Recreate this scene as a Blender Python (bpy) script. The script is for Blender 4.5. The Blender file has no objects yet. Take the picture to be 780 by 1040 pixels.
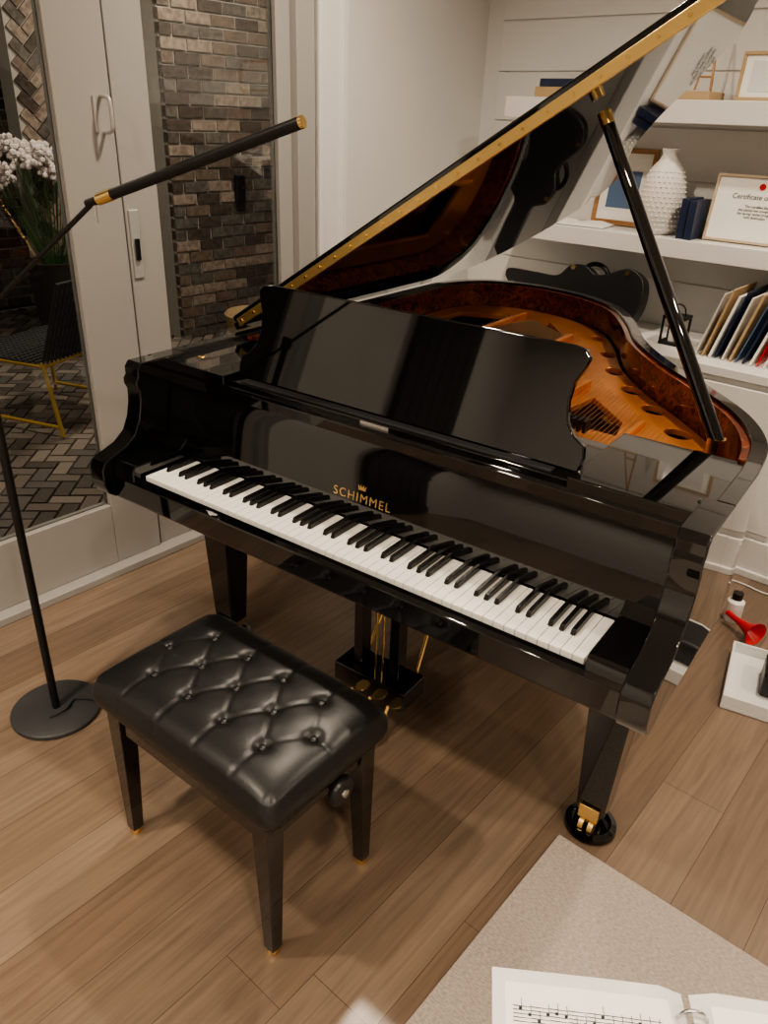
import bpy, bmesh, math, random
from mathutils import Vector, Matrix
random.seed(4)
W=-0.0842
RM=Matrix.Rotation(W,4,'Z')
I4=Matrix.Identity(4)
# ---------------------------------------------------------------- materials
def mat(name,col,rough=.5,metal=0,coat=0,spec=.5):
    m=bpy.data.materials.new(name); m.use_nodes=True
    b=m.node_tree.nodes['Principled BSDF']
    b.inputs['Base Color'].default_value=(*col,1); b.inputs['Roughness'].default_value=rough
    b.inputs['Metallic'].default_value=metal; b.inputs['Coat Weight'].default_value=coat
    b.inputs['Coat Roughness'].default_value=.02
    b.inputs['Specular IOR Level'].default_value=spec
    return m
def nd(m,t,**kw):
    n=m.node_tree.nodes.new(t)
    for k,v in kw.items(): setattr(n,k,v)
    return n
def lk(m,a,b): m.node_tree.links.new(a,b)
def bsdf(m): return m.node_tree.nodes['Principled BSDF']
def coords(m,scale=(1,1,1),rot=(0,0,0)):
    tc=nd(m,'ShaderNodeTexCoord'); mp=nd(m,'ShaderNodeMapping')
    mp.inputs['Scale'].default_value=scale; mp.inputs['Rotation'].default_value=rot
    lk(m,tc.outputs['Object'],mp.inputs['Vector']); return mp.outputs['Vector']
def noisy(m,c1,c2,scale=5,detail=6,vs=(1,1,1),rot=(0,0,0),p0=.35,p1=.65,bump=0,dist=0):
    v=coords(m,vs,rot); n=nd(m,'ShaderNodeTexNoise'); n.inputs['Scale'].default_value=scale
    n.inputs['Detail'].default_value=detail; n.inputs['Distortion'].default_value=dist
    lk(m,v,n.inputs['Vector']); r=nd(m,'ShaderNodeValToRGB')
    r.color_ramp.elements[0].position=p0; r.color_ramp.elements[1].position=p1
    r.color_ramp.elements[0].color=(*c1,1); r.color_ramp.elements[1].color=(*c2,1)
    lk(m,n.outputs['Fac'],r.inputs['Fac']); lk(m,r.outputs['Color'],bsdf(m).inputs['Base Color'])
    if bump:
        b=nd(m,'ShaderNodeBump'); b.inputs['Strength'].default_value=bump; b.inputs['Distance'].default_value=.002
        lk(m,n.outputs['Fac'],b.inputs['Height']); lk(m,b.outputs['Normal'],bsdf(m).inputs['Normal'])
    return m
BLACK=mat('black_lacquer',(.003,.003,.0034),.04,0,.6,.5); bsdf(BLACK).inputs['Coat IOR'].default_value=1.6
SATIN=mat('black_satin',(.010,.010,.011),.35)
FELT=mat('charcoal_strip',(.022,.022,.024),.6)
METALBLK=mat('black_metal',(.012,.012,.012),.4,.3)
BASEM=mat('dark_metal_base',(.055,.056,.058),.5,.2)
BRASS=mat('brass',(.86,.6,.26),.22,1)
GOLD=mat('gold_hinge',(.85,.6,.25),.3,1)
STEEL=mat('steel',(.6,.6,.6),.25,1)
LATCH=mat('satin_nickel',(.55,.54,.52),.45,.5)
STRING=mat('string_wire',(.55,.38,.22),.35,1)
KEYW=mat('key_white',(.80,.78,.73),.22)
KEYB=mat('key_black',(.006,.006,.006),.25)
RED=mat('red_plastic',(.55,.01,.015),.3)
BLUE=mat('blue_cover',(.10,.16,.28),.4)
BURL=noisy(mat('burl_veneer',(.2,.06,.02),.10,0,.3),(.045,.009,.005),(.28,.06,.018),22,8,dist=2.5,p0=.35,p1=.70)
PLATE=noisy(mat('copper_plate',(.7,.3,.1),.30,.6),(.58,.20,.045),(.76,.30,.08),6,3)
SPRUCE=noisy(mat('spruce',(.6,.35,.15),.4),(.18,.07,.025),(.28,.12,.04),8,6,(8,1,1))
LEATH=noisy(mat('black_leather',(.010,.010,.010),.38),(.006,.006,.0065),(.012,.012,.012),260,3,bump=.12)
WALLM=noisy(mat('wall_paint',(.78,.76,.72),.6),(.69,.68,.66),(.71,.70,.68),2,3)
TRIM=mat('trim_paint',(.73,.72,.70),.38)
DOORP=mat('door_paint',(.36,.345,.325),.4)
CEIL=mat('ceiling_paint',(.7,.69,.67),.8)
PAPER=mat('paper',(.85,.84,.80),.5)
PLASTIC=mat('plastic_sleeve',(.72,.72,.71),.12,0,1)
INK=mat('ink',(.02,.02,.025),.6)
CERAM=mat('white_ceramic',(.75,.73,.69),.45)
WHITEP=mat('white_plastic',(.75,.75,.73),.4)
CARD=mat('cardboard',(.45,.32,.18),.7)
POTM=mat('dark_pot',(.03,.025,.022),.6)
WOODF=noisy(mat('oak_frame',(.4,.25,.12),.4),(.30,.15,.06),(.44,.25,.11),6,5,(1,1,12))
NAVY=mat('navy_cover',(.02,.03,.07),.4)
YEL=mat('muted_gold_metal',(.50,.32,.06),.35)
LEAF=mat('leaf_green',(.05,.12,.03),.6)
PETAL=mat('petal_white',(.80,.72,.70),.7)
def floor_mat():
    m=mat('oak_planks',(.3,.17,.09),.27)
    v0=coords(m,(1,1,1),(0,0,math.pi/2-W))
    # shift every plank row by its own pseudo-random amount so end joints never line up
    sp=nd(m,'ShaderNodeSeparateXYZ'); lk(m,v0,sp.inputs[0])
    def mth(op,a,b=None):
        n=nd(m,'ShaderNodeMath',operation=op)
        for i,x in enumerate((a,b)):
            if x is None: continue
            if isinstance(x,(int,float)): n.inputs[i].default_value=x
            else: lk(m,x,n.inputs[i])
        return n.outputs[0]
    row=mth('FLOOR',mth('DIVIDE',sp.outputs[1],.165))
    sh=mth('MULTIPLY',mth('FRACT',mth('MULTIPLY',mth('SINE',mth('MULTIPLY',row,12.9898)),437.585)),2.3)
    cb=nd(m,'ShaderNodeCombineXYZ'); lk(m,mth('ADD',sp.outputs[0],sh),cb.inputs[0]); lk(m,sp.outputs[1],cb.inputs[1])
    v=cb.outputs[0]
    br=nd(m,'ShaderNodeTexBrick'); br.offset=0; br.offset_frequency=2; br.squash=1
    br.inputs['Scale'].default_value=1; br.inputs['Brick Width'].default_value=2.3; br.inputs['Row Height'].default_value=.165
    br.inputs['Mortar Size'].default_value=.0008; br.inputs['Mortar Smooth'].default_value=.1; br.inputs['Bias'].default_value=0
    br.inputs['Color1'].default_value=(.180,.128,.090,1); br.inputs['Color2'].default_value=(.250,.186,.135,1); br.inputs['Mortar'].default_value=(.085,.058,.04,1)
    lk(m,v,br.inputs['Vector'])
    mp=nd(m,'ShaderNodeMapping'); mp.inputs['Scale'].default_value=(1.4,26,1); lk(m,v,mp.inputs['Vector'])
    n=nd(m,'ShaderNodeTexNoise'); n.inputs['Scale'].default_value=2.6; n.inputs['Detail'].default_value=9; n.inputs['Distortion'].default_value=.8
    lk(m,mp.outputs['Vector'],n.inputs['Vector'])
    r=nd(m,'ShaderNodeValToRGB'); r.color_ramp.elements[0].position=.28; r.color_ramp.elements[1].position=.74
    r.color_ramp.elements[0].color=(.78,.77,.76,1); r.color_ramp.elements[1].color=(1.12,1.11,1.10,1)
    lk(m,n.outputs['Fac'],r.inputs['Fac'])
    mx=nd(m,'ShaderNodeMix',data_type='RGBA',blend_type='MULTIPLY'); mx.inputs[0].default_value=1
    lk(m,br.outputs['Color'],mx.inputs[6]); lk(m,r.outputs['Color'],mx.inputs[7])
    n2=nd(m,'ShaderNodeTexNoise'); n2.inputs['Scale'].default_value=1.3; n2.inputs['Detail'].default_value=3; lk(m,v0,n2.inputs['Vector'])
    r2=nd(m,'ShaderNodeValToRGB'); r2.color_ramp.elements[0].position=.35; r2.color_ramp.elements[1].position=.65
    r2.color_ramp.elements[0].color=(.90,.91,.93,1); r2.color_ramp.elements[1].color=(1.06,1.03,1.0,1); lk(m,n2.outputs['Fac'],r2.inputs['Fac'])
    mx2=nd(m,'ShaderNodeMix',data_type='RGBA',blend_type='MULTIPLY'); mx2.inputs[0].default_value=1
    lk(m,mx.outputs[2],mx2.inputs[6]); lk(m,r2.outputs['Color'],mx2.inputs[7]); lk(m,mx2.outputs[2],bsdf(m).inputs['Base Color'])
    b=nd(m,'ShaderNodeBump'); b.inputs['Strength'].default_value=.10; b.inputs['Distance'].default_value=.002
    lk(m,n.outputs['Fac'],b.inputs['Height']); lk(m,b.outputs['Normal'],bsdf(m).inputs['Normal'])
    return m
FLOORM=floor_mat()
BR=[mat('paver_a',(.085,.068,.058),.8),mat('paver_b',(.16,.13,.11),.8),mat('paver_c',(.23,.19,.16),.8),mat('paver_d',(.12,.105,.095),.8)]
MORT=mat('mortar',(.44,.41,.37),.9)
def glass():
    m=bpy.data.materials.new('door_glass'); m.use_nodes=True; nt=m.node_tree; nt.nodes.clear()
    o=nt.nodes.new('ShaderNodeOutputMaterial'); mx=nt.nodes.new('ShaderNodeMixShader'); t=nt.nodes.new('ShaderNodeBsdfTransparent'); g=nt.nodes.new('ShaderNodeBsdfGlossy')
    g.inputs['Roughness'].default_value=.01; t.inputs['Color'].default_value=(.93,.95,.94,1)
    f=nt.nodes.new('ShaderNodeFresnel'); f.inputs['IOR'].default_value=1.45
    nt.links.new(f.outputs[0],mx.inputs[0]); nt.links.new(t.outputs[0],mx.inputs[1]); nt.links.new(g.outputs[0],mx.inputs[2]); nt.links.new(mx.outputs[0],o.inputs[0])
    return m
GLASS=glass()
# ---------------------------------------------------------------- helpers
def empty(name):
    o=bpy.data.objects.new(name,None); bpy.context.collection.objects.link(o); o.empty_display_size=.1; return o
def mo(name,verts,faces,m,parent=None,M=I4,bevel=0,seg=2,sharp=35,mats=None,mi=None):
    me=bpy.data.meshes.new(name); me.from_pydata([tuple(v) for v in verts],[],faces)
    if mats:
        for x in mats: me.materials.append(x)
        if mi:
            for p,i in zip(me.polygons,mi): p.material_index=i
    else: me.materials.append(m)
    bm=bmesh.new(); bm.from_mesh(me); bmesh.ops.recalc_face_normals(bm,faces=bm.faces); bm.to_mesh(me); bm.free()
    me.transform(M)
    for p in me.polygons: p.use_smooth=True
    me.set_sharp_from_angle(angle=math.radians(sharp))
    o=bpy.data.objects.new(name,me); bpy.context.collection.objects.link(o)
    if parent: o.parent=parent
    if bevel:
        b=o.modifiers.new('bevel','BEVEL'); b.width=bevel; b.segments=seg; b.limit_method='ANGLE'; b.angle_limit=math.radians(40); b.harden_normals=True
    return o
def boxv(x0,x1,y0,y1,z0,z1):
    return [(x0,y0,z0),(x1,y0,z0),(x1,y1,z0),(x0,y1,z0),(x0,y0,z1),(x1,y0,z1),(x1,y1,z1),(x0,y1,z1)]
BF=[(0,3,2,1),(4,5,6,7),(0,1,5,4),(1,2,6,5),(2,3,7,6),(3,0,4,7)]
def box(name,x0,x1,y0,y1,z0,z1,m,parent=None,M=I4,bevel=0,seg=2): return mo(name,boxv(x0,x1,y0,y1,z0,z1),BF,m,parent,M,bevel,seg)
def boxes(name,lst,m,parent=None,M=I4,bevel=0,mats=None,mi=None):
    V=[];F=[];MI=[]
    for k,b in enumerate(lst):
        n=len(V); V+=boxv(*b); F+=[tuple(i+n for i in f) for f in BF]
        if mi: MI+=[mi[k]]*6
    return mo(name,V,F,m,parent,M,bevel,2,35,mats,MI if mi else None)
def prism(name,pts,axis,a0,a1,m,parent=None,M=I4,bevel=0,seg=2,sharp=35):
    n=len(pts); V=[]
    for a in (a0,a1):
        for (p,q) in pts:
            V.append({'z':(p,q,a),'x':(a,p,q),'y':(p,a,q)}[axis])
    F=[tuple(range(n)),tuple(range(2*n-1,n-1,-1))]+[(i,(i+1)%n,n+(i+1)%n,n+i) for i in range(n)]
    return mo(name,V,F,m,parent,M,bevel,seg,sharp)
def lathe(name,prof,loc,m,parent=None,n=40,M=I4,sharp=40):
    V=[];F=[];k=len(prof)
    for i in range(n):
        a=2*math.pi*i/n
        for r,z in prof: V.append((r*math.cos(a),r*math.sin(a),z))
    for i in range(n):
        j=(i+1)%n
        for t in range(k-1): F.append((i*k+t,j*k+t,j*k+t+1,i*k+t+1))
    F.append(tuple(i*k for i in range(n))[::-1]); F.append(tuple(i*k+k-1 for i in range(n)))
    return mo(name,V,F,m,parent,M@Matrix.Translation(loc),0,2,sharp)
def rodv(a,b,r0,r1=None,n=10):
    a=Vector(a);b=Vector(b); r1=r0 if r1 is None else r1
    d=(b-a).normalized(); u=d.orthogonal().normalized(); w=d.cross(u); V=[]
    for p,r in ((a,r0),(b,r1)):
        for i in range(n):
            t=2*math.pi*i/n; V.append(p+u*(r*math.cos(t))+w*(r*math.sin(t)))
    F=[(i,(i+1)%n,n+(i+1)%n,n+i) for i in range(n)]+[tuple(range(n))[::-1],tuple(range(n,2*n))]
    return V,F
def rods(name,lst,m,parent=None,M=I4,n=10):
    V=[];F=[]
    for q in lst:
        v,f=rodv(*q,n=n)
        k=len(V); V+=v; F+=[tuple(i+k for i in g) for g in f]
    return mo(name,V,F,m,parent,M)
def tube(name,pts,r,m,parent=None,M=I4,cyc=False):
    c=bpy.data.curves.new(name,'CURVE'); c.dimensions='3D'; c.bevel_depth=r; c.bevel_resolution=3; c.use_fill_caps=True
    s=c.splines.new('NURBS'); s.points.add(len(pts)-1)
    for i,p in enumerate(pts): s.points[i].co=(*(M@Vector(p)),1)
    s.order_u=min(4,len(pts)); s.use_endpoint_u=not cyc; s.use_cyclic_u=cyc; c.materials.append(m)
    o=bpy.data.objects.new(name,c); bpy.context.collection.objects.link(o); o.parent=parent; return o
def frustum(name,cx,cy,h1,z1,h0,z0,m,parent=None,M=I4,bevel=0,dx=0,dy=0):
    V=[(cx+dx-h0,cy+dy-h0,z0),(cx+dx+h0,cy+dy-h0,z0),(cx+dx+h0,cy+dy+h0,z0),(cx+dx-h0,cy+dy+h0,z0),(cx-h1,cy-h1,z1),(cx+h1,cy-h1,z1),(cx+h1,cy+h1,z1),(cx-h1,cy+h1,z1)]
    return mo(name,V,BF,m,parent,M,bevel)
def catmull(P,n=8):
    out=[]; P=[Vector(p) for p in P]
    for i in range(len(P)-1):
        p0=P[max(i-1,0)];p1=P[i];p2=P[i+1];p3=P[min(i+2,len(P)-1)]
        for k in range(n):
            t=k/n
            out.append(.5*((2*p1)+(p2-p0)*t+(2*p0-5*p1+4*p2-p3)*t*t+(3*p1-p0-3*p2+p3)*t**3))
    out.append(P[-1]); return out
def text(name,body,size,m,parent,M,ext=.0005,sp=1,al='CENTER'):
    tx=bpy.data.curves.new(name,'FONT'); tx.body=body; tx.size=size; tx.extrude=ext; tx.align_x=al; tx.space_character=sp
    o=bpy.data.objects.new(name,tx); bpy.context.collection.objects.link(o); o.parent=parent; o.matrix_world=M; tx.materials.append(m); return o
T=Matrix.Translation
def Rx(d): return Matrix.Rotation(math.radians(d),4,'X')
def Ry(d): return Matrix.Rotation(math.radians(d),4,'Y')
def Rz(d): return Matrix.Rotation(math.radians(d),4,'Z')
# ================================================================= PIANO
piano=empty('grand_piano')
HW=.755
plan=[(-HW,.239)]+[(-HW,y) for y in (.5,.9,1.2)]
curve=catmull([(-HW,1.45),(-.74,1.66),(-.63,1.83),(-.42,1.885),(-.20,1.84),(-.01,1.71),(.12,1.51),(.23,1.29),(.37,1.10),(.53,.93),(.66,.77),(.735,.60),(HW,.42)],8)
plan=[Vector(p) for p in plan]+[Vector((p[0],p[1])) for p in curve]+[Vector((HW,.239))]
def offs(P,t):
    out=[]
    for i,p in enumerate(P):
        a=P[max(i-1,0)];b=P[min(i+1,len(P)-1)]
        d=(b-a).normalized(); nrm=Vector((d.y,-d.x))
        out.append(p+nrm*t)
    return out
def ring(name,t0,t1,z0,z1,m,bevel=0,ymin=0):
    P=[p for p in plan if p.y>=ymin]
    if ymin: P=[Vector((-HW,ymin))]+P+[Vector((HW-.004,ymin))]
    A=offs(P,t0);B=offs(P,t1);n=len(A)
    V=[(p.x,p.y,z0) for p in A]+[(p.x,p.y,z1) for p in A]+[(p.x,p.y,z0) for p in B]+[(p.x,p.y,z1) for p in B]
    F=[]
    for i in range(n-1):
        F+=[(i,i+1,n+i+1,n+i),(2*n+i,3*n+i,3*n+i+1,2*n+i+1),(n+i,n+i+1,3*n+i+1,3*n+i),(i,2*n+i,2*n+i+1,i+1)]
    F+=[(0,n,3*n,2*n),(n-1,3*n-1,4*n-1,2*n-1)]
    return mo(name,V,F,m,piano,I4,bevel)
ring('rim_outer',0,.034,.66,1.0,BLACK,.003)
ring('rim_inner_veneer',.034,.052,.76,.992,BURL,.003,ymin=.50)
def fill(name,P,z,m,holes=[],th=.012,bevel=0):
    bm=bmesh.new(); E=[]
    for L in [P]+holes:
        vs=[bm.verts.new((p[0],p[1],z)) for p in L]
        for i in range(len(vs)): E.append(bm.edges.new((vs[i],vs[(i+1)%len(vs)])))
    bmesh.ops.triangle_fill(bm,edges=E,use_beauty=True,use_dissolve=False)
    bmesh.ops.recalc_face_normals(bm,faces=bm.faces)
    me=bpy.data.meshes.new(name); bm.to_mesh(me); bm.free(); me.materials.append(m)
    o=bpy.data.objects.new(name,me); bpy.context.collection.objects.link(o); o.parent=piano
    s=o.modifiers.new('s','SOLIDIFY'); s.thickness=th; s.offset=0
    if bevel:
        b=o.modifiers.new('b','BEVEL'); b.width=bevel; b.segments=3; b.limit_method='ANGLE'; b.angle_limit=math.radians(50)
    return o
def cut(P,y0):
    Q=[p for p in P if p.y>y0]; return [Vector((Q[0].x,y0))]+Q+[Vector((Q[-1].x,y0))]
fill('soundboard',cut(offs(plan,.05),.40),.80,SPRUCE)
fill('bottom_board',cut(offs(plan,.03),.25),.70,SATIN)
def oval(cx,cy,a,b,rot=0,n=20):
    return [(cx+a*math.cos(t)*math.cos(rot)-b*math.sin(t)*math.sin(rot),cy+a*math.cos(t)*math.sin(rot)+b*math.sin(t)*math.cos(rot)) for t in [2*math.pi*i/n for i in range(n)]]
pl=cut(offs(plan,.058),.43)
holes=[oval(.575,.56,.040,.050,.2),oval(.485,.65,.038,.052,.5),oval(.595,.69,.032,.042,.6),oval(.50,.80,.040,.032,-.7),oval(.39,.94,.042,.030,-.75),
 oval(.28,1.07,.042,.028,-.85),oval(.17,1.22,.042,.026,-.95),oval(.08,1.40,.040,.025,-1.05),oval(-.03,1.58,.036,.024,-.9)]
holes+=[[(-.64,.68),(-.42,.68),(-.36,1.35),(-.42,1.68),(-.62,1.6)],[(-.36,.68),(-.12,.68),(-.03,1.2),(-.12,1.5),(-.28,1.7)],[(-.07,.68),(.14,.68),(.16,.98),(.02,1.18)],[(.19,.68),(.38,.68),(.36,.78),(.22,.93)]]
fill('iron_plate',pl,.895,PLATE,holes,.018,.006)
boxes('plate_struts',[(-.395,-.375,.46,1.7,.90,.925),(-.11,-.09,.46,1.5,.90,.925),(.155,.175,.46,1.02,.90,.925),(.40,.415,.46,.80,.90,.92)],PLATE,piano,bevel=.004)
inn=offs(plan,.11)
def ylim(x):
    c=[p.y for p in inn if abs(p.x-x)<.04 and p.y>.5]
    return min(c) if c else .6
S=[]
for i in range(76):
    t=i/75; x0=-.30+.93*t; x1=x0+.02-.16*(1-t)
    S.append(((x0,.45,.918),(x1,max(.56,ylim(x1)-.06),.918),.0008))
for i in range(30):
    t=i/29; x0=-.64+.30*t; S.append(((x0,.45,.924),(x0+.34-.1*t,1.45+.15*(1-t),.924),.0015))
rods('strings',S,STRING,piano,n=5)
boxes('dampers',[(-.62+i*.0155,-.612+i*.0155,.585,.62,.925,.955) for i in range(62)],SATIN,piano)
rods('tuning_pins',[((-.62+i*.0125+(j%2)*.005,.455+j*.012,.90),(-.62+i*.0125+(j%2)*.005,.45+j*.012,.935),.003) for i in range(98) for j in range(3)],STEEL,piano,n=6)
arm=[(.24,.66),(-.035,.66),(-.055,.675),(-.066,.70),(-.066,.745),(-.055,.765),(-.03,.775),(.015,.79),(.048,.815),(.066,.85),(.076,.89),(.078,.925),(.070,.94),(.070,.955),(.078,.965),(.078,.985),(.090,1.0),(.24,1.0)]
for s,nm in ((-1,'left'),(1,'right')):
    a,b=sorted((s*(HW+.0005),s*(HW-.055)))
    prism('arm_'+nm,arm,'x',a,b,BLACK,piano,bevel=.004,seg=3)
    a,b=sorted((s*.70,s*.622))
    prism('key_block_'+nm,[(.17,.67),(-.03,.67),(-.03,.75),(-.02,.765),(.13,.765),(.17,.80)],'x',a,b,BLACK,piano,bevel=.004)
box('keybed',-.72,.72,-.028,.33,.655,.70,BLACK,piano,bevel=.004)
prism('key_slip',[(-.030,.66),(-.032,.72),(-.022,.728),(-.006,.728),(-.006,.66)],'x',-.70,.70,BLACK,piano,bevel=.003)
kw=1.224/52; L=[]
for i in range(52):
    x=-.612+i*kw; L.append((x+.0006,x+kw-.0006,0,.152,.712,.735))
boxes('white_keys',L,KEYW,piano,bevel=.0012)
V=[];F=[]
for i in range(51):
    if (i%7) in (0,2,3,5,6):
        x=-.612+(i+1)*kw; n=len(V)
        V+=[(x-.0055,.052,.733),(x+.0055,.052,.733),(x+.0055,.152,.733),(x-.0055,.152,.733),(x-.0045,.058,.747),(x+.0045,.058,.747),(x+.0045,.152,.748),(x-.0045,.152,.748)]
        F+=[tuple(q+n for q in f) for f in BF]
mo('black_keys',V,F,KEYB,piano,bevel=.0012)
fb=[(.150,.742),(.152,.76),(.160,.82),(.170,.88),(.182,.925),(.192,.94),(.205,.945),(.235,.945),(.235,.742)]
prism('fallboard',fb,'x',-.695,.695,BLACK,piano,bevel=.002,sharp=30)
text('fallboard_lettering','SCHIMMEL',.031,BRASS,piano,T((-.02,.1555,.788))@Rx(82.5),.0008,1.2)
cr=[(-.014,0),(.014,0),(.017,.018),(.009,.008),(.006,.02),(0,.009),(-.006,.02),(-.009,.008),(-.017,.018)]
prism('crown_emblem',[(a*.7,b*.7) for a,b in cr],'y',-.001,.002,BRASS,piano,M=T((-.02,.1590,.818))@Rx(-8))
prism('shelf_front_rail',[(.185,.925),(.183,.955),(.19,.962),(.26,.962),(.26,.925)],'x',-.70,.70,BLACK,piano,bevel=.002)
box('shelf_top',-.72,.72,.25,.44,.935,.960,BLACK,piano,bevel=.002)
box('side_top_left',-.721,-.50,.19,.50,.955,.985,BLACK,piano,bevel=.003)
box('side_top_right',.455,.721,.19,.50,.955,.985,BLACK,piano,bevel=.003)
box('desk_tray',-.498,.452,.205,.44,.960,.972,BLACK,piano,bevel=.003)
box('desk_tray_strip',-.46,.41,.212,.236,.972,.977,FELT,piano,bevel=.001)
box('desk_latch',-.06,.02,.197,.204,.960,.971,STEEL,piano,bevel=.001)
dl=[(-.50,0),(-.505,.03),(-.50,.055),(-.475,.07),(-.455,.095),(-.447,.135),(-.450,.175),(-.462,.20),(-.470,.225),(-.458,.240),(-.43,.245)]
dsk=dl+[(-a-.047,b) for a,b in dl[::-1]]
DM=T((0,.246,.972))@Rx(-14)
prism('music_desk',dsk,'y',0,.018,BLACK,piano,M=DM,bevel=.004,seg=3)
boxes('desk_support',[(-.2,-.18,.29,.40,.972,.985),(.14,.16,.29,.40,.972,.985)],SATIN,piano)
rods('desk_stays',[((-.19,.38,.985),(-.19,.30,1.10),.005),((.15,.38,.985),(.15,.30,1.10),.005)],BRASS,piano)
lathe('lock_ring_right',[(.0,0),(.011,0),(.011,.002),(.008,.004),(0,.004)],(.70,.25,.985),STEEL,piano,24)
lathe('lock_ring_left',[(.0,0),(.011,0),(.011,.002),(.008,.004),(0,.004)],(-.67,.27,.985),BRASS,piano,24)
TH=math.radians(32.3)
LM=T((-HW-.008,0,1.004))@Matrix.Rotation(-TH,4,'Y')@T((HW+.008,0,0))
lo=cut(offs(plan,-.012),.50)
prism('lid_main',[(p.x,p.y) for p in lo],'z',0,.02,BLACK,piano,M=LM,bevel=.003)
prism('lid_front_flap',[(-.765,.502),(.765,.502),(.765,.53),(.75,.70),(.66,.84),(-.765,.86)],'z',.022,.042,BLACK,piano,M=LM,bevel=.006)
box('lid_hinge_strip',-.74,.755,.492,.501,.000,.026,GOLD,piano,M=LM,bevel=.002)
rods('lid_hinge_screws',[((-.72+i*.06,.489,.013),(-.72+i*.06,.493,.013),.004) for i in range(25)],BRASS,piano,M=LM,n=8)
PB=Vector((.632,.59,.985)); PT=Vector((.24,.643,1.62)); PD=(PT-PB).normalized()
rods('lid_prop',[(PB,PT,.017,.014)],BLACK,piano,n=16)
rods('prop_socket',[(PB-Vector((0,0,.08)),PB+Vector((0,0,.006)),.02)],BRASS,piano,n=16)
rods('prop_ferrule',[(PT-PD*.028,PT,.0152,.0152)],BRASS,piano,n=16)
cup=[(0,0),(.062,0),(.066,.006),(.064,.018),(.05,.024),(.044,.012),(0,.012)]
for nm,x,y in (('left',-.68,.325),('right',.61,.325),('back',-.38,1.45)):
    box('leg_block_'+nm,max(x-.08,-.72),x+.08,y-.08,y+.08,.60,.70,BLACK,piano,bevel=.006)
    frustum('leg_'+nm,x,y,.058,.61,.036,.075,BLACK,piano,bevel=.004)
    box('caster_fork_'+nm,x-.022,x+.022,y-.035,y+.03,.040,.08,BRASS,piano,bevel=.004)
    rods('caster_wheel_'+nm,[((x-.018,y-.03,.036),(x-.006,y-.03,.036),.023),((x+.006,y-.03,.036),(x+.018,y-.03,.036),.023)],BRASS,piano,n=24)
    box('caster_plate_'+nm,x-.026,x+.026,y-.046,y-.038,.062,.105,BRASS,piano,bevel=.003)
    lathe('caster_cup_'+nm,cup,(x,y,0),BLACK,piano,40)
ly=.33; lx=-.07
boxes('lyre_posts',[(lx-.08,lx-.045,ly-.02,ly+.02,.17,.66),(lx+.045,lx+.08,ly-.02,ly+.02,.17,.66)],BLACK,piano,bevel=.004)
box('lyre_top',lx-.11,lx+.11,ly-.04,ly+.04,.63,.66,BLACK,piano,bevel=.004)
box('lyre_box',lx-.125,lx+.125,ly-.055,ly+.055,.10,.165,BLACK,piano,bevel=.006)
box('lyre_foot',lx-.11,lx+.11,ly-.045,ly+.045,.085,.10,BLACK,piano,bevel=.004)
rods('lyre_rods',[((lx-.012,ly,.165),(lx-.012,ly,.66),.004),((lx+.012,ly,.165),(lx+.012,ly,.66),.004),((lx-.09,ly+.05,.12),(lx-.06,ly+.36,.70),.006),((lx+.09,ly+.05,.12),(lx+.06,ly+.36,.70),.006)],BRASS,piano,n=10)
for i,dx in enumerate((-.065,0,.065)):
    prism('pedal_%d'%(i+1),[(lx+dx-.008,ly-.05),(lx+dx-.010,ly-.09),(lx+dx-.020,ly-.115),(lx+dx-.018,ly-.14),(lx+dx,ly-.148),(lx+dx+.018,ly-.14),(lx+dx+.020,ly-.115),(lx+dx+.010,ly-.09),(lx+dx+.008,ly-.05)],'z',.052,.062,BRASS,piano,bevel=.003)
    rods('pedal_stem_%d'%(i+1),[((lx+dx,ly-.055,.057),(lx+dx,ly-.03,.10),.006)],BRASS,piano)
# ================================================================= BENCH
bench=empty('piano_bench')
BM=T((-.038,-.25,.008))@Rz(-2.5)
hx,hy=.282,.177; nx,ny=120,76
PX,PY=.113,.085
btn=[(PX*(k+.5),s*PY) for s in(-1,1) for k in(-2,-1,0,1)]+[(PX*k,0) for k in(-1,0,1)]
btn+=[(PX*k,0) for k in(-2,2)]
def cush(x,y):
    ex=max(0,1-((abs(x)/hx))**6); ey=max(0,1-((abs(y)/hy))**5)
    z=.038*(ex*ey)**.4
    d=min(math.hypot((x-a),(y-b)) for a,b in btn)
    z-=.009*math.exp(-(d/.014)**2)+.003*math.exp(-(d/.032)**2)
    ins=1/(1+math.exp((abs(y)-PY)/.004))/(1+math.exp((abs(x)+abs(y)*PX/PY*.5-2*PX)/.006))
    p=x/PX-y/(2*PY); q=x/PX+y/(2*PY)
    c=min(abs(p-round(p)),abs(q-round(q)))
    z-=.0022*math.exp(-(c/.05)**2)*ins
    if abs(y)>PY:
        c=abs(x/PX-.5-round(x/PX-.5)); z-=.002*math.exp(-(c/.05)**2)*(abs(x)<.2)
    if abs(x)>2*PX:
        z-=.002*math.exp(-(y/.006)**2)
    return z
V=[];F=[]
for j in range(ny+1):
    for i in range(nx+1):
        u=-1+2*i/nx; v=-1+2*j/ny
        x=hx*math.copysign(1-(1-abs(u))**1.15,u); y=hy*math.copysign(1-(1-abs(v))**1.15,v)
        cr_=.03; ax,ay=abs(x)-(hx-cr_),abs(y)-(hy-cr_)
        zz=.455+cush(x,y)
        if ax>0 and ay>0:
            m_=max(ax,ay); l_=math.hypot(ax,ay); k_=m_/l_
            x=math.copysign(hx-cr_+ax*k_,x); y=math.copysign(hy-cr_+ay*k_,y)
        V.append((x,y,zz))
for j in range(ny):
    for i in range(nx): a=j*(nx+1)+i; F.append((a,a+1,a+nx+2,a+nx+1))
bd=[j*(nx+1) for j in range(ny+1)][::-1]+list(range(1,nx+1))+[j*(nx+1)+nx for j in range(1,ny+1)]+[ny*(nx+1)+i for i in range(nx-1,0,-1)]
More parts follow.
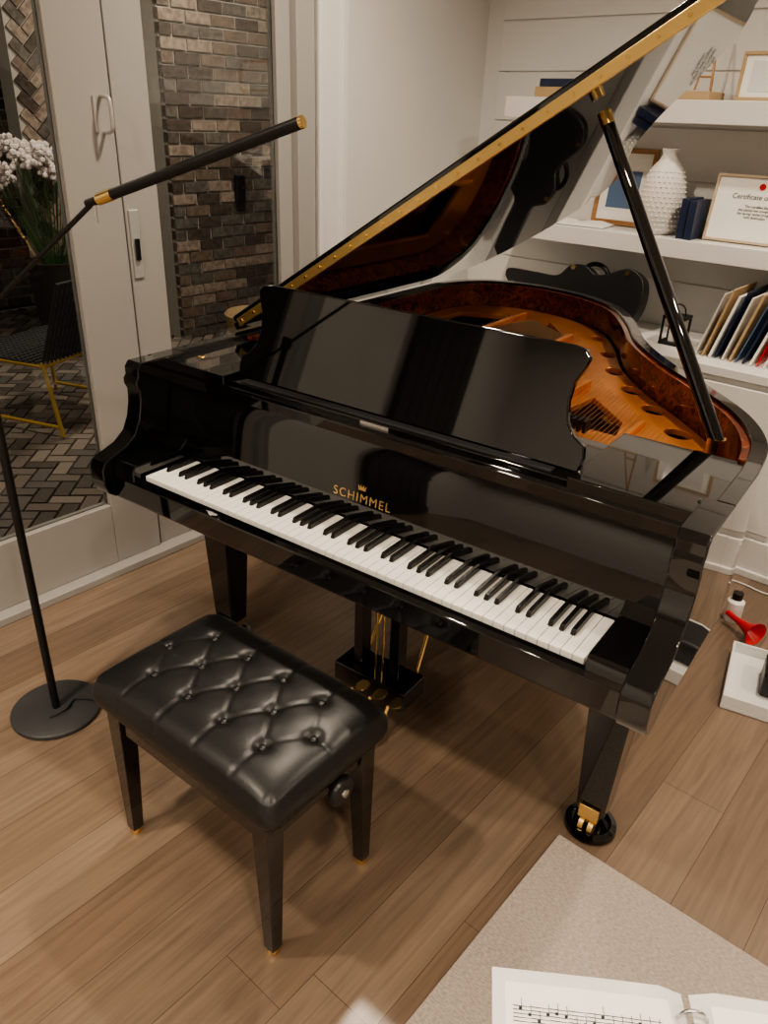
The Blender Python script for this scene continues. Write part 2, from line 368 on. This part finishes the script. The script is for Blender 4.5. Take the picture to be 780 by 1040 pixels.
prev=bd; base=[V[b] for b in bd]
for (k,dz) in ((.004,-.006),(.007,-.018),(.007,-.034),(.003,-.048),(-.004,-.052)):
    cur=[]
    for (x,y,z) in base:
        cur.append(len(V)); V.append((x+k*x/hx,y+k*y/hy,.455+dz))
    n=len(bd)
    for i in range(n): F.append((prev[i],prev[(i+1)%n],cur[(i+1)%n],cur[i]))
    prev=cur
mo('cushion',V,F,LEATH,bench,BM,sharp=80)
V=[];F=[]
for (a,b) in btn:
    z=.457+cush(a,b); k=len(V)
    prof=[(.0085,z-.003),(.0085,z+.002),(.006,z+.0048),(.0001,z+.006)]
    for i in range(12):
        t=2*math.pi*i/12
        for r,zz in prof: V.append((a+r*math.cos(t),b+r*math.sin(t),zz))
    for i in range(12):
        j=(i+1)%12
        for t in range(3): F.append((k+i*4+t,k+j*4+t,k+j*4+t+1,k+i*4+t+1))
mo('tuft_buttons',V,F,LEATH,bench,BM)
box('seat_board',-.272,.272,-.168,.168,.388,.406,SATIN,bench,BM,.003)
ap=.33
boxes('apron',[(-.25,.25,-.155,-.137,ap,.392),(-.25,.25,.137,.155,ap,.392),(-.25,-.232,-.155,.155,ap,.392),(.232,.25,-.155,.155,ap,.392)],BLACK,bench,BM,.003)
BL=BM@T((0,0,-.008))
for i,(sx,sy) in enumerate(((-1,-1),(1,-1),(1,1),(-1,1))):
    frustum('leg_%d'%(i+1),sx*.235,sy*.14,.023,.39,.014,.018,BLACK,bench,BL,.002,dx=sx*.006,dy=sy*.006)
    lathe('foot_%d'%(i+1),[(0,0),(.012,0),(.014,.004),(.014,.018),(0,.018)],(sx*.241,sy*.146,0),BRASS,bench,20,BL)
KM=BM@T((.25,0.02,.36))@Ry(90)
lathe('height_knob',[(0,0),(.012,0),(.012,.02),(.030,.022),(.034,.028),(.034,.036),(.030,.042),(.0,.044)],(0,0,0),SATIN,bench,28,KM)
lathe('knob_cap',[(0,.044),(.010,.044),(.009,.048),(0,.049)],(0,0,0),STEEL,bench,20,KM)
# ================================================================= LAMP
lamp=empty('floor_lamp')
px,py=-.815,-.255
lathe('base',[(0,0),(.120,0),(.125,.004),(.125,.014),(.120,.018),(.0,.018)],(px,py,0),BASEM,lamp,64)
A=Vector((px,py,1.15)); B=Vector((-.425,-.178,1.432)); C=Vector((.022,-.088,1.582))
rods('pole',[((px,py,.018),(px,py,1.17),.011)],METALBLK,lamp,n=20)
rods('boom_rod',[(A-(B-A).normalized()*.25,B,.005)],METALBLK,lamp,n=14)
dBC=(C-B).normalized()
rods('light_bar',[(B+dBC*.03,C,.0100)],METALBLK,lamp,n=24)
rods('brass_collar',[(B+dBC*.012,B+dBC*.05,.0112),(C,C+dBC*.006,.0103)],BRASS,lamp,n=24)
rods('knuckle',[(B-dBC*.02,B+dBC*.014,.008)],METALBLK,lamp,n=20)
lathe('pivot',[(0,-.018),(.018,-.018),(.018,.018),(0,.018)],(px,py,1.155),METALBLK,lamp,20)
rods('tension_key',[(B,B-Vector((0,0,.04)),.003)],STEEL,lamp)
tube('cord',[(px+.03,py-.04,.022),(px+.05,py-.02,.03),(px+.04,py+.03,.022),(px+.0,py+.05,.022),(px+.10,py+.10,.02),(px+.16,py+.12,.006),(px+.24,py+.2,.006),(px+.1,py+.6,.006)],.0025,METALBLK,lamp)
# ================================================================= ROOM
DU=-1.337; SV=2.42; CV=1.95; CZ=2.75; UE=4.2; VS=-4.2
box('floor',DU-.02,UE,VS,SV,-.1,0,FLOORM,M=RM)
box('ceiling',DU-.1,UE,VS,SV,CZ,CZ+.1,CEIL,M=RM)
box('wall_shelf_side',DU-.1,UE,SV,SV+.1,0,CZ,WALLM,M=RM)
D0,D1=-1.25,1.30
box('wall_door_side',DU-.12,DU,D1,SV,0,CZ,WALLM,M=RM)
box('wall_door_side.001',DU-.12,DU,VS,D0,0,CZ,WALLM,M=RM)
box('wall_door_header',DU-.12,DU,D0,D1,2.45,CZ,WALLM,M=RM)
box('wall_right',UE,UE+.1,VS,SV,0,CZ,WALLM,M=RM)
box('wall_back',DU,UE,VS-.1,VS,0,CZ,WALLM,M=RM)
boxes('trim_casing',[(DU,DU+.022,D1-.005,D1+.15,0,2.5),(DU,DU+.034,D1+.115,D1+.15,0,2.53),(DU,DU+.030,D1-.005,D1+.02,0,2.5)],TRIM,M=RM,bevel=.004)
box('baseboard_door_side',DU,DU+.018,D1+.15,CV,0,.16,TRIM,M=RM,bevel=.004)
def door(name,v0,v1,ls,rs,u0=DU-.07,u1=DU-.02):
    d=empty(name)
    boxes('frame',[(u0,u1,v0,v0+ls,.03,2.43),(u0,u1,v1-rs,v1,.03,2.43),(u0,u1,v0+ls,v1-rs,.03,.275),(u0,u1,v0+ls,v1-rs,2.28,2.43)],DOORP,d,RM,.004)
    um=(u0+u1)/2
    box('glass',um-.003,um+.003,v0+ls,v1-rs,.275,2.28,GLASS,d,RM)
    return d
d1=door('door_1',-1.15,.435,.12,.19)
d2=door('door_2',.443,1.20,.135,.07,DU-.075,DU-.028)
box('threshold_trim',DU-.12,DU+.03,D0,D1,0,.03,DOORP,M=RM,bevel=.004)
box('trim_jamb',DU-.12,DU+.006,D1-.10,D1-.006,0.03,2.45,DOORP,M=RM,bevel=.004)
tube('pull_handle',[(DU-.02,.40,1.52),(DU+.022,.40,1.52),(DU+.03,.40,1.53),(DU+.03,.40,1.57),(DU+.03,.40,1.61),(DU+.022,.40,1.62),(DU-.02,.40,1.62)],.006,LATCH,d1,RM)
tube('pull_plate',[(DU-.018,.375,1.52),(DU-.018,.375,1.55),(DU-.018,.375,1.60),(DU-.018,.375,1.62)],.006,LATCH,d1,RM)
box('latch_plate',DU-.03,DU-.022,.455,.49,1.07,1.29,LATCH,d2,RM,.002)
box('latch_lever',DU-.022,DU-.012,.465,.48,1.13,1.20,SATIN,d2,RM,.002)
bdr=empty('door_3')
boxes('planks',[(DU+.03,DU+.06,-3.1+i*.155,-3.1+i*.155+.15,.02,2.1) for i in range(6)],SATIN,bdr,RM,.003)
boxes('rails',[(DU+.06,DU+.075,-3.1,-2.175,z,z+.12) for z in (.05,1.0,1.96)],SATIN,bdr,RM,.003)
boxes('track',[(DU+.035,DU+.045,-3.6,-1.6,2.2,2.24),(DU+.06,DU+.066,-2.95,-2.91,1.98,2.28),(DU+.06,DU+.066,-2.4,-2.36,1.98,2.28),(DU,DU+.035,-3.5,-3.46,2.2,2.24),(DU,DU+.035,-1.7,-1.66,2.2,2.24)],METALBLK,bdr,RM)
NIGHT=mat('night_pane',(.01,.012,.02),.03)
wn=empty('window_1'); u0,u1=1.6,3.2
boxes('frame',[(u0,u1,VS,VS+.04,.95,1.02),(u0,u1,VS,VS+.04,2.1,2.17),(u0,u0+.07,VS,VS+.04,.95,2.17),(u1-.07,u1,VS,VS+.04,.95,2.17),((u0+u1)/2-.02,(u0+u1)/2+.02,VS,VS+.04,.95,2.17),(u0,u1,VS,VS+.03,1.54,1.58)],TRIM,wn,RM,.003)
box('pane',u0+.05,u1-.05,VS,VS+.01,1.0,2.12,NIGHT,wn,RM)
cab=empty('built_in_cabinet')
box('carcass',DU+.002,UE-.01,CV,SV-.002,0,.765,TRIM,cab,RM,.002)
box('counter',DU+.002,UE-.01,CV-.02,SV-.012,.765,.80,TRIM,cab,RM,.003)
boxes('door_fronts',[(DU+.03+i*.61,DU+.03+i*.61+.59,CV-.018,CV,.19,.74) for i in range(9)],TRIM,cab,RM,.003)
boxes('baseboard_shelf_side',[(DU+.02,UE,CV-.02,CV,0,.16),(DU+.02,UE,CV-.032,CV,0,.03)],TRIM,M=RM,bevel=.004)
sh=empty('floating_shelves')
for i,(a,b) in enumerate(((1.13,1.20),(1.61,1.69))): box('shelf_%d'%(i+1),-1.03,UE-.5,2.15,SV-.009,a,b,TRIM,sh,RM,.003)
boxes('trim_shiplap',[(-1.25,UE,SV-.008,SV,.80+i*.2,.80+i*.2+.194) for i in range(10)],WALLM,M=RM,bevel=.002)
# ---------- shelf objects (room coordinates)
vz=empty('ceramic_vase')
prof=[(0,0),(.055,0),(.072,.02),(.086,.08),(.088,.14),(.080,.20),(.06,.25),(.035,.28),(.028,.30),(.034,.318),(.028,.32),(.02,.30),(0,.29)]
VM=RM@T((-.30,2.26,1.201))
lathe('body',prof,(0,0,0),CERAM,vz,48,VM)
V=[];F=[]
for j in range(13):
    z=.02+j*.018
    r=prof[1:9]
    rr=next((r[k][0]+(r[k+1][0]-r[k][0])*(z-r[k][1])/(r[k+1][1]-r[k][1]) for k in range(1,len(r)-1) if r[k][1]<=z<=r[k+1][1]),.07)
    for i in range(26):
        a=2*math.pi*(i+.5*(j%2))/26; k=len(V)
        for q in ((-.006,0),(0,-.006),(.006,0),(0,.006)):
            V.append((rr*math.cos(a)-q[0]*math.sin(a),rr*math.sin(a)+q[0]*math.cos(a),z+q[1]))
        V.append(((rr+.006)*math.cos(a),(rr+.006)*math.sin(a),z))
        F+=[(k,k+1,k+4),(k+1,k+2,k+4),(k+2,k+3,k+4),(k+3,k,k+4)]
mo('texture_studs',V,F,CERAM,vz,VM)
def frame(name,u0,u1,z0,h,v,lean,wd,mf,inner):
    e=empty(name); M=RM@T(((u0+u1)/2,v,z0))@Rx(-lean); w=(u1-u0)/2
    boxes('moulding',[(-w,w,-.015,0,0,wd),(-w,w,-.015,0,h-wd,h),(-w,-w+wd,-.015,0,wd,h-wd),(w-wd,w,-.015,0,wd,h-wd)],mf,e,M,.002)
    box('backing',-w+wd,w-wd,-.008,0,wd,h-wd,inner,e,M)
    return e,M,w
e,M,w=frame('picture_frame',-.65,-.40,1.202,.31,2.365,7,.02,WOODF,PAPER)
box('print',-.07,.07,-.0095,-.008,.07,.22,BLUE,e,M)
e,M,w=frame('framed_certificate',-.10,.25,1.202,.245,2.25,10,.010,mat('pale_wood',(.5,.4,.28),.5),PAPER)
text('title','Certificate of Merit',.026,INK,e,M@T((0,-.009,.160))@Rx(90),.0003)
text('body','This certifies that\nthe pianist has completed\nthe spring recital program\nwith distinction',.013,INK,e,M@T((0,-.009,.130))@Rx(90),.0003)
rods('seal',[((0,-.0082,.206),(0,-.0095,.206),.012)],RED,e,M,n=20)
bk=empty('upright_books')
boxes('covers',[(-.185,-.155,2.18,2.33,1.201,1.35),(-.150,-.120,2.17,2.33,1.201,1.345)],None,bk,RM,.002,[NAVY,BLUE],[0,0])
pp=empty('open_magazine')
for s in (-1,1):
    prism('pages',[(0,0),(s*.03,.012),(s*.09,.014),(s*.15,.004),(s*.15,.0),(0,-.0)],'y',-.07,.07,PAPER,pp,RM@T((-.66,2.24,1.203))@Rz(6))
bs=empty('stacked_boxes')
boxes('boxes',[(-.92,-.70,2.2,2.36,1.691,1.73),(-.90,-.72,2.2,2.35,1.73,1.76),(-.42,-.17,2.2,2.36,1.691,1.72)],None,bs,RM,.003,[CARD,NAVY,CARD],[0,1,0])
e,M,w=frame('gift_box_frame',-.10,.16,1.692,.16,2.28,4,.012,CARD,PAPER)
box('print',-.09,.09,-.0095,-.008,.03,.13,PLASTIC,e,M)
gk=empty('table_easel'); rods('legs',[((-.25,2.25,1.726),(-.22,2.3,1.95),.004),((-.19,2.25,1.726),(-.22,2.3,1.95),.004),((-.22,2.34,1.726),(-.22,2.3,1.95),.004),((-.24,2.262,1.77),(-.20,2.262,1.77),.004)],WOODF,gk,RM)
gc=empty('instrument_case')
GM=RM@T((-.65,2.20,.935))@Rx(75)@Rz(-1)@Matrix.Scale(.72,4)
gp=catmull([(-.42,.0),(-.40,.05),(-.2,.055),(-.05,.06),(.02,.13),(.12,.145),(.20,.105),(.28,.12),(.40,.17),(.50,.12),(.53,0),(.50,-.12),(.40,-.17),(.28,-.12),(.20,-.105),(.12,-.145),(.02,-.13),(-.05,-.06),(-.2,-.055),(-.40,-.05)],5)
prism('shell',[(p.x,p.y) for p in gp[:-1]],'z',-.05,.05,SATIN,gc,GM,.02,4)
tube('carry_handle',[(.10,.13,.0),(.13,.18,.0),(.22,.18,.0),(.26,.12,.0)],.010,METALBLK,gc,GM)
rods('latches',[((.05,.12,.04),(.05,.12,.06),.015),((.40,.14,.04),(.40,.14,.06),.015)],BRASS,gc,GM)
ln=empty('desk_lantern')
LMn=RM@T((-.09,2.13,.801))
boxes('cage',[(-.045,.045,-.045,.045,0,.012),(-.045,.045,-.045,.045,.105,.117)]+[(a-.004,a+.004,b-.004,b+.004,.012,.105) for a in(-.04,.04) for b in(-.04,.04)],METALBLK,ln,LMn)
tube('ring',[(-.03,0,.117),(-.03,0,.15),(0,0,.17),(.03,0,.15),(.03,0,.117)],.003,METALBLK,ln,LMn)
lathe('candle',[(0,0),(.022,0),(.022,.05),(0,.05)],(0,0,.012),CERAM,ln,20,LMn)
rc=empty('leaning_records')
mm=[CERAM,CARD,PAPER,NAVY,PAPER,CARD,BLUE,PAPER,CERAM,RED,PAPER,NAVY]
V=[];F=[];MI=[]
for i in range(18):
    M=T((.04+i*.026,2.16,.8045))@Ry(15+random.uniform(-1.5,1.5)); n=len(V)
    V+=[M@Vector(q) for q in boxv(0,.004+.003*(i%3),-.13,.13,0,.25+.02*(i%2))]; F+=[tuple(a+n for a in f) for f in BF]; MI+=[(i*5)%len(mm)]*6
mo('sleeves',V,F,None,rc,RM,.001,1,35,mm,MI)
tr=empty('storage_tray')
TM=T((.93,1.19,0))@Rz(8)
boxes('tray',[(-.2,.2,-.16,.16,0.0005,.012),(-.2,.2,-.16,-.152,.012,.05),(-.2,.2,.152,.16,.012,.05),(-.2,-.192,-.152,.152,.012,.05),(.192,.2,-.152,.152,.012,.05)],WHITEP,tr,TM,.002)
box('speaker',-.10,.1,-.06,.08,.012,.10,SATIN,tr,TM,.012)
hn=empty('red_air_horn')
HM=T((.72,1.44,.045))@Rz(-35)@Ry(90)
lathe('bell',[(0,-.09),(.010,-.09),(.010,-.05),(.014,-.02),(.024,.02),(.042,.045),(.044,.05),(.038,.046),(.01,-.0),(0,-.01)],(0,0,0),RED,hn,32,HM)
lathe('can',[(0,0.0005),(.028,0.0005),(.030,.005),(.030,.08),(.015,.09),(0,.09)],(.66,1.53,0),WHITEP,hn,28)
lathe('cap',[(0,.09),(.018,.09),(.018,.115),(0,.118)],(.66,1.53,0),SATIN,hn,24)
ot=empty('wall_outlet')
OM=RM@T((.62,CV-.02,.09))
box('plate',-.035,.035,-.006,0,-.055,.055,WHITEP,ot,OM,.002)
box('charger',-.02,.02,-.035,-.006,-.01,.03,WHITEP,ot,OM,.003)
tube('cable',[(0,-.035,0),(0,-.06,-.04),(.02,-.08,-.083),(-.08,-.10,-.085),(-.15,-.06,-.085),(-.25,-.10,-.085)],.003,WHITEP,ot,OM)
ms=empty('music_stand')
MX,MY=1.0075,-.627
MM=T((MX,MY,.745))@Rz(29)
boxes('desk',[(-.19,.19,-.17,.10,-.012,-.006)],SATIN,ms,MM,.002)
rods('column',[((MX,MY-.03,.02),(MX,MY-.03,.735),.012)],METALBLK,ms)
rods('legs',[((MX,MY-.03,.10),(MX+.24*math.cos(a),MY-.03+.24*math.sin(a),.02),.008) for a in (.4,2.5,4.6)],METALBLK,ms)
mb=empty('sheet_music_binder')
for s,nm in ((-1,'left'),(1,'right')):
    pts=[(s*.004,0),(s*.03,.010),(s*.10,.008),(s*.212,.002),(s*.212,0)]
    prism('sleeve_'+nm,pts,'y',-.15,.135,PLASTIC,mb,MM)
    prism('page_'+nm,[(s*.022,.008),(s*.03,.0106),(s*.10,.0087),(s*.198,.0035),(s*.198,.002)],'y',-.15,.120,PAPER,mb,MM)
L=[]
def zz(x): x=abs(x); return .0106-(x-.03)*.0271 if x<.10 else .0087-(x-.10)*.053
for s in (-1,1):
    for r in range(6):
        for l in range(5):
            for k in range(8):
                a=s*(.034+k*.0195); b=s*(.034+(k+1)*.0195); z=zz((a+b)/2)
                L.append((min(a,b),max(a,b),.094-r*.042-l*.004,.0944-r*.042-l*.004,z,z+.0008))
        for k in range(16):
            xx=s*.038+s*k*.0096; yy=.094-r*.042-random.randrange(9)*.002; z=zz(xx)
            L.append((xx-.0016,xx+.0016,yy-.0013,yy+.0013,z,z+.0010)); L.append((xx+.0012,xx+.0016,yy,yy+.011,z,z+.0009))
boxes('notation',L,INK,mb,MM)
for j,y in enumerate((.105,.09,-.02,-.09)):
    tube('ring_%d'%(j+1),[(-.016,y,.006),(-.012,y,.018),(0,y,.024),(.012,y,.018),(.016,y,.006)],.002,STEEL,mb,MM)
# ---------- lights
def down(u,v,pw=24,col=(1,.85,.68)):
    d=empty('ceiling_downlight')
    lathe('trim_ring',[(.060,CZ-.004),(.078,CZ-.006),(.080,CZ),(.060,CZ)],(u,v,0),TRIM,d,32,RM)
    l=bpy.data.lights.new('bulb','AREA'); l.shape='DISK'; l.size=.11; l.energy=pw; l.color=col; l.spread=math.radians(140)
    o=bpy.data.objects.new('bulb',l); bpy.context.collection.objects.link(o); o.location=RM@Vector((u,v,CZ-.012)); o.parent=d
for (u,v,p) in ((-.60,.90,25),(.9,1.5,22),(2.6,1.2,22),(-.5,-1.2,22),(1.3,-1.0,21),(2.7,-1.2,22),(-.3,-3.0,38),(1.4,-3.0,38),(3.0,-3.0,28)): down(u,v,p)  # back row: unseen fixtures, added stronger to brighten what the lacquer reflects
# ================================================================= OUTDOOR
GZ=-.02
pat=empty('brick_patio')
box('bed',-6.9,DU-.125,-3.4,5.5,-.14,-.05,MORT,pat,RM)
def herring(x0,x1,y0,y1,w,gap,fn):
    V=[];F=[];MI=[]; L=2*w; cx,cy=(x0+x1)/2,(y0+y1)/2; c=math.sqrt(.5)
    R=math.hypot(x1-x0,y1-y0)/2; n=int(R/w)+3
    for i in range(-n,n):
        for j in range(-n,n):
            bx=(i+j*2)*w; by=(i-j*2)*w
            if abs(bx)>R+L or abs(by)>R+L: continue
            for (p,q,a,b) in ((bx,by,L,w),(bx-w,by,w,L)):
                mx,my=p+a/2,q+b/2
                X=cx+c*(mx-my); Y=cy+c*(mx+my); mg=.75*L*.7
                if X<x0+mg or X>x1-mg or Y<y0+mg or Y>y1-mg: continue
                k=len(V)
                for h in fn():
                    for (ex_,ey_) in ((p+gap,q+gap),(p+a-gap,q+gap),(p+a-gap,q+b-gap),(p+gap,q+b-gap)):
                        V.append((cx+c*(ex_-ey_),cy+c*(ex_+ey_),h))
                F+=[tuple(t+k for t in f) for f in BF]; MI+=[random.randrange(4)]*6
    return V,F,MI
V,F,MI=herring(-5.9,DU-.10,-1.6,3.4,.078,.006,lambda:(-.05,-.022-random.random()*.004))
mo('pavers',V,F,None,pat,RM,0,2,35,BR,MI)
WB=[noisy(mat('brick_a',(.1,.1,.1),.85),(.045,.032,.026),(.11,.08,.065),30,4),noisy(mat('brick_b',(.1,.1,.1),.85),(.12,.085,.068),(.22,.16,.125),30,4),noisy(mat('brick_c',(.1,.1,.1),.85),(.20,.15,.12),(.38,.30,.25),30,4),noisy(mat('brick_d',(.1,.1,.1),.85),(.08,.068,.06),(.17,.145,.125),30,4)]
def wallbricks(name,u,v0,v1,z0,z1,par):
    V=[];F=[];MI=[]; r=0; z=z0
    while z+.065<z1:
        v=v0-(.11 if r%2 else 0)
        while v<v1:
            a=max(v,v0);b=min(v+.205,v1)
            if b-a>.03:
                k=len(V); V+=boxv(u-.05,u+random.uniform(0,.008),a,b,z,z+.066); F+=[tuple(t+k for t in f) for f in BF]; MI+=[random.randrange(4)]*6
            v+=.220
        z+=.082; r+=1
    mo(name,V,F,None,par,RM,0,2,35,WB,MI)
bw=empty('brick_fireplace')
AV=2.50
box('mortar_core',-4.6,-4.03,AV,5.2,GZ,3.15,MORT,bw,RM)
wallbricks('brick_face',-4.02,AV,4.9,GZ,3.15,bw)
V,F,MI=herring(AV-.85,AV+.06,-.02,3.15,.072,.005,lambda:(-4.66,-4.61))
mo('herringbone_panel',[(h,x,y) for x,y,h in V],F,None,bw,RM,0,2,35,WB,MI)
box('panel_mortar',-4.8,-4.63,AV-.75,AV,GZ,3.15,MORT,bw,RM)
box('outlet_box',-4.012,-3.97,3.06,3.14,.95,1.15,SATIN,bw,RM,.003)
gw=empty('garden_wall')
box('core',-6.1,-5.93,-3,2.3,GZ,3.15,MORT,gw,RM)
wallbricks('brick_face',-5.92,-.4,2.3,GZ,3.15,gw)
box('outdoor_television',-5.86,-5.80,.95,2.10,1.6,2.45,SATIN,M=RM,bevel=.01)
box('patio_ceiling',-6.9,DU-.125,-3.4,5.5,3.2,3.3,CEIL,M=RM)
def alight(name,loc,rot,size,e,col):
    l=bpy.data.lights.new(name,'AREA'); l.size=size; l.energy=e; l.color=col
    o=bpy.data.objects.new(name,l); bpy.context.collection.objects.link(o); o.location=RM@Vector(loc); o.rotation_euler=rot; return o
alight('patio_light',(-2.7,2.3,3.15),(0,math.radians(15),0),.3,56,(1,.86,.70))
alight('patio_light.001',(-2.6,-.3,3.15),(0,0,0),.3,36,(1,.86,.70))
pc=empty('patio_chair')
PM=RM@T((-3.15,.97,-.008))@Rz(-70)
fr=[((-.3,-.28,0),(-.3,-.28,.40),.012),((.3,-.28,0),(.3,-.28,.40),.012),((-.3,.30,0),(-.3,.24,.40),.012),((.3,.30,0),(.3,.24,.40),.012),((-.3,-.28,.05),(-.3,.29,.05),.010),((.3,-.28,.05),(.3,.29,.05),.010),((-.3,-.28,.38),(.3,-.28,.38),.012),((-.3,.24,.38),(.3,.24,.38),.012),((-.3,-.28,.38),(-.3,.24,.38),.012),((.3,-.28,.38),(.3,.24,.38),.012)]
rods('frame',fr,YEL,pc,PM)
ws=[((-.3+i*.03,-.28,.40),(-.3+i*.03,.24,.385),.009) for i in range(21)]+[((-.3+i*.03,.24,.385),(-.3+i*.03,.42,.82),.009) for i in range(21)]+[((-.31,-.28+i*.04,.40),(.31,-.28+i*.04,.40),.006) for i in range(13)]+[((-.31,.25+i*.024,.41+i*.058),(.31,.25+i*.024,.41+i*.058),.006) for i in range(8)]
rods('woven_shell',ws,BASEM,pc,PM,n=6)
fl=empty('flower_planter')
FM=RM@T((-4.25,1.66,-.02))
lathe('pot',[(0,0),(.14,0),(.17,.3),(.19,.62),(.20,.65),(.16,.65),(.0,.58)],(0,0,0),POTM,fl,32,FM)
st=[]; V=[];F=[]
for i in range(44):
    a=random.uniform(0,6.28); r=.34*math.sqrt(random.uniform(.02,1)); z=1.44-r*.5+random.uniform(-.14,.05)
    x,y=r*math.cos(a),r*math.sin(a); st.append(((x*.15,y*.15,.6),(x,y,z),.003))
    for k in range(14):
        c=Vector((x,y,z))+Vector((random.uniform(-.05,.05),random.uniform(-.05,.05),random.uniform(-.035,.035)))
        bm=bmesh.new(); bmesh.ops.create_icosphere(bm,subdivisions=1,radius=random.uniform(.014,.026)); n=len(V)
        V+=[tuple(v.co+c) for v in bm.verts]; F+=[tuple(v.index+n for v in f.verts) for f in bm.faces]; bm.free()
rods('stems',st,LEAF,fl,FM,n=5); mo('blossoms',V,F,PETAL,fl,FM)
sp=empty('stone_planter'); lathe('bowl',[(0,0),(.12,0),(.2,.1),(.22,.22),(.2,.24),(.16,.2),(0,.18)],(-3.6,2.85,-.018),CARD,sp,28,RM)
# rug
box('area_rug',0,2.6,-2.6,0,0.0005,.010,noisy(mat('rug_weave',(.4,.34,.29),.95),(.32,.275,.235),(.46,.40,.35),110,2,(1,3,1),bump=.8),M=T((.56,.245,0))@RM,bevel=.003)
# camera
C=[0.9482,-1.1348,1.5971,0.6096,0.4762,0.0397,780.09]
cd=bpy.data.cameras.new('camera'); co=bpy.data.objects.new('camera',cd); bpy.context.collection.objects.link(co)
co.matrix_world=T(C[:3])@Matrix.Rotation(C[3],4,'Z')@Matrix.Rotation(math.pi/2-C[4],4,'X')@Matrix.Rotation(C[5],4,'Z')
cd.sensor_fit='VERTICAL'; cd.sensor_height=24; cd.lens=24*C[6]/1040; cd.clip_start=.02
bpy.context.scene.camera=co
w=bpy.data.worlds.new('world'); bpy.context.scene.world=w; w.use_nodes=True
w.node_tree.nodes['Background'].inputs[0].default_value=(.02,.025,.04,1); w.node_tree.nodes['Background'].inputs[1].default_value=.5
try: bpy.context.scene.view_settings.look='AgX - Medium High Contrast'
except Exception: pass
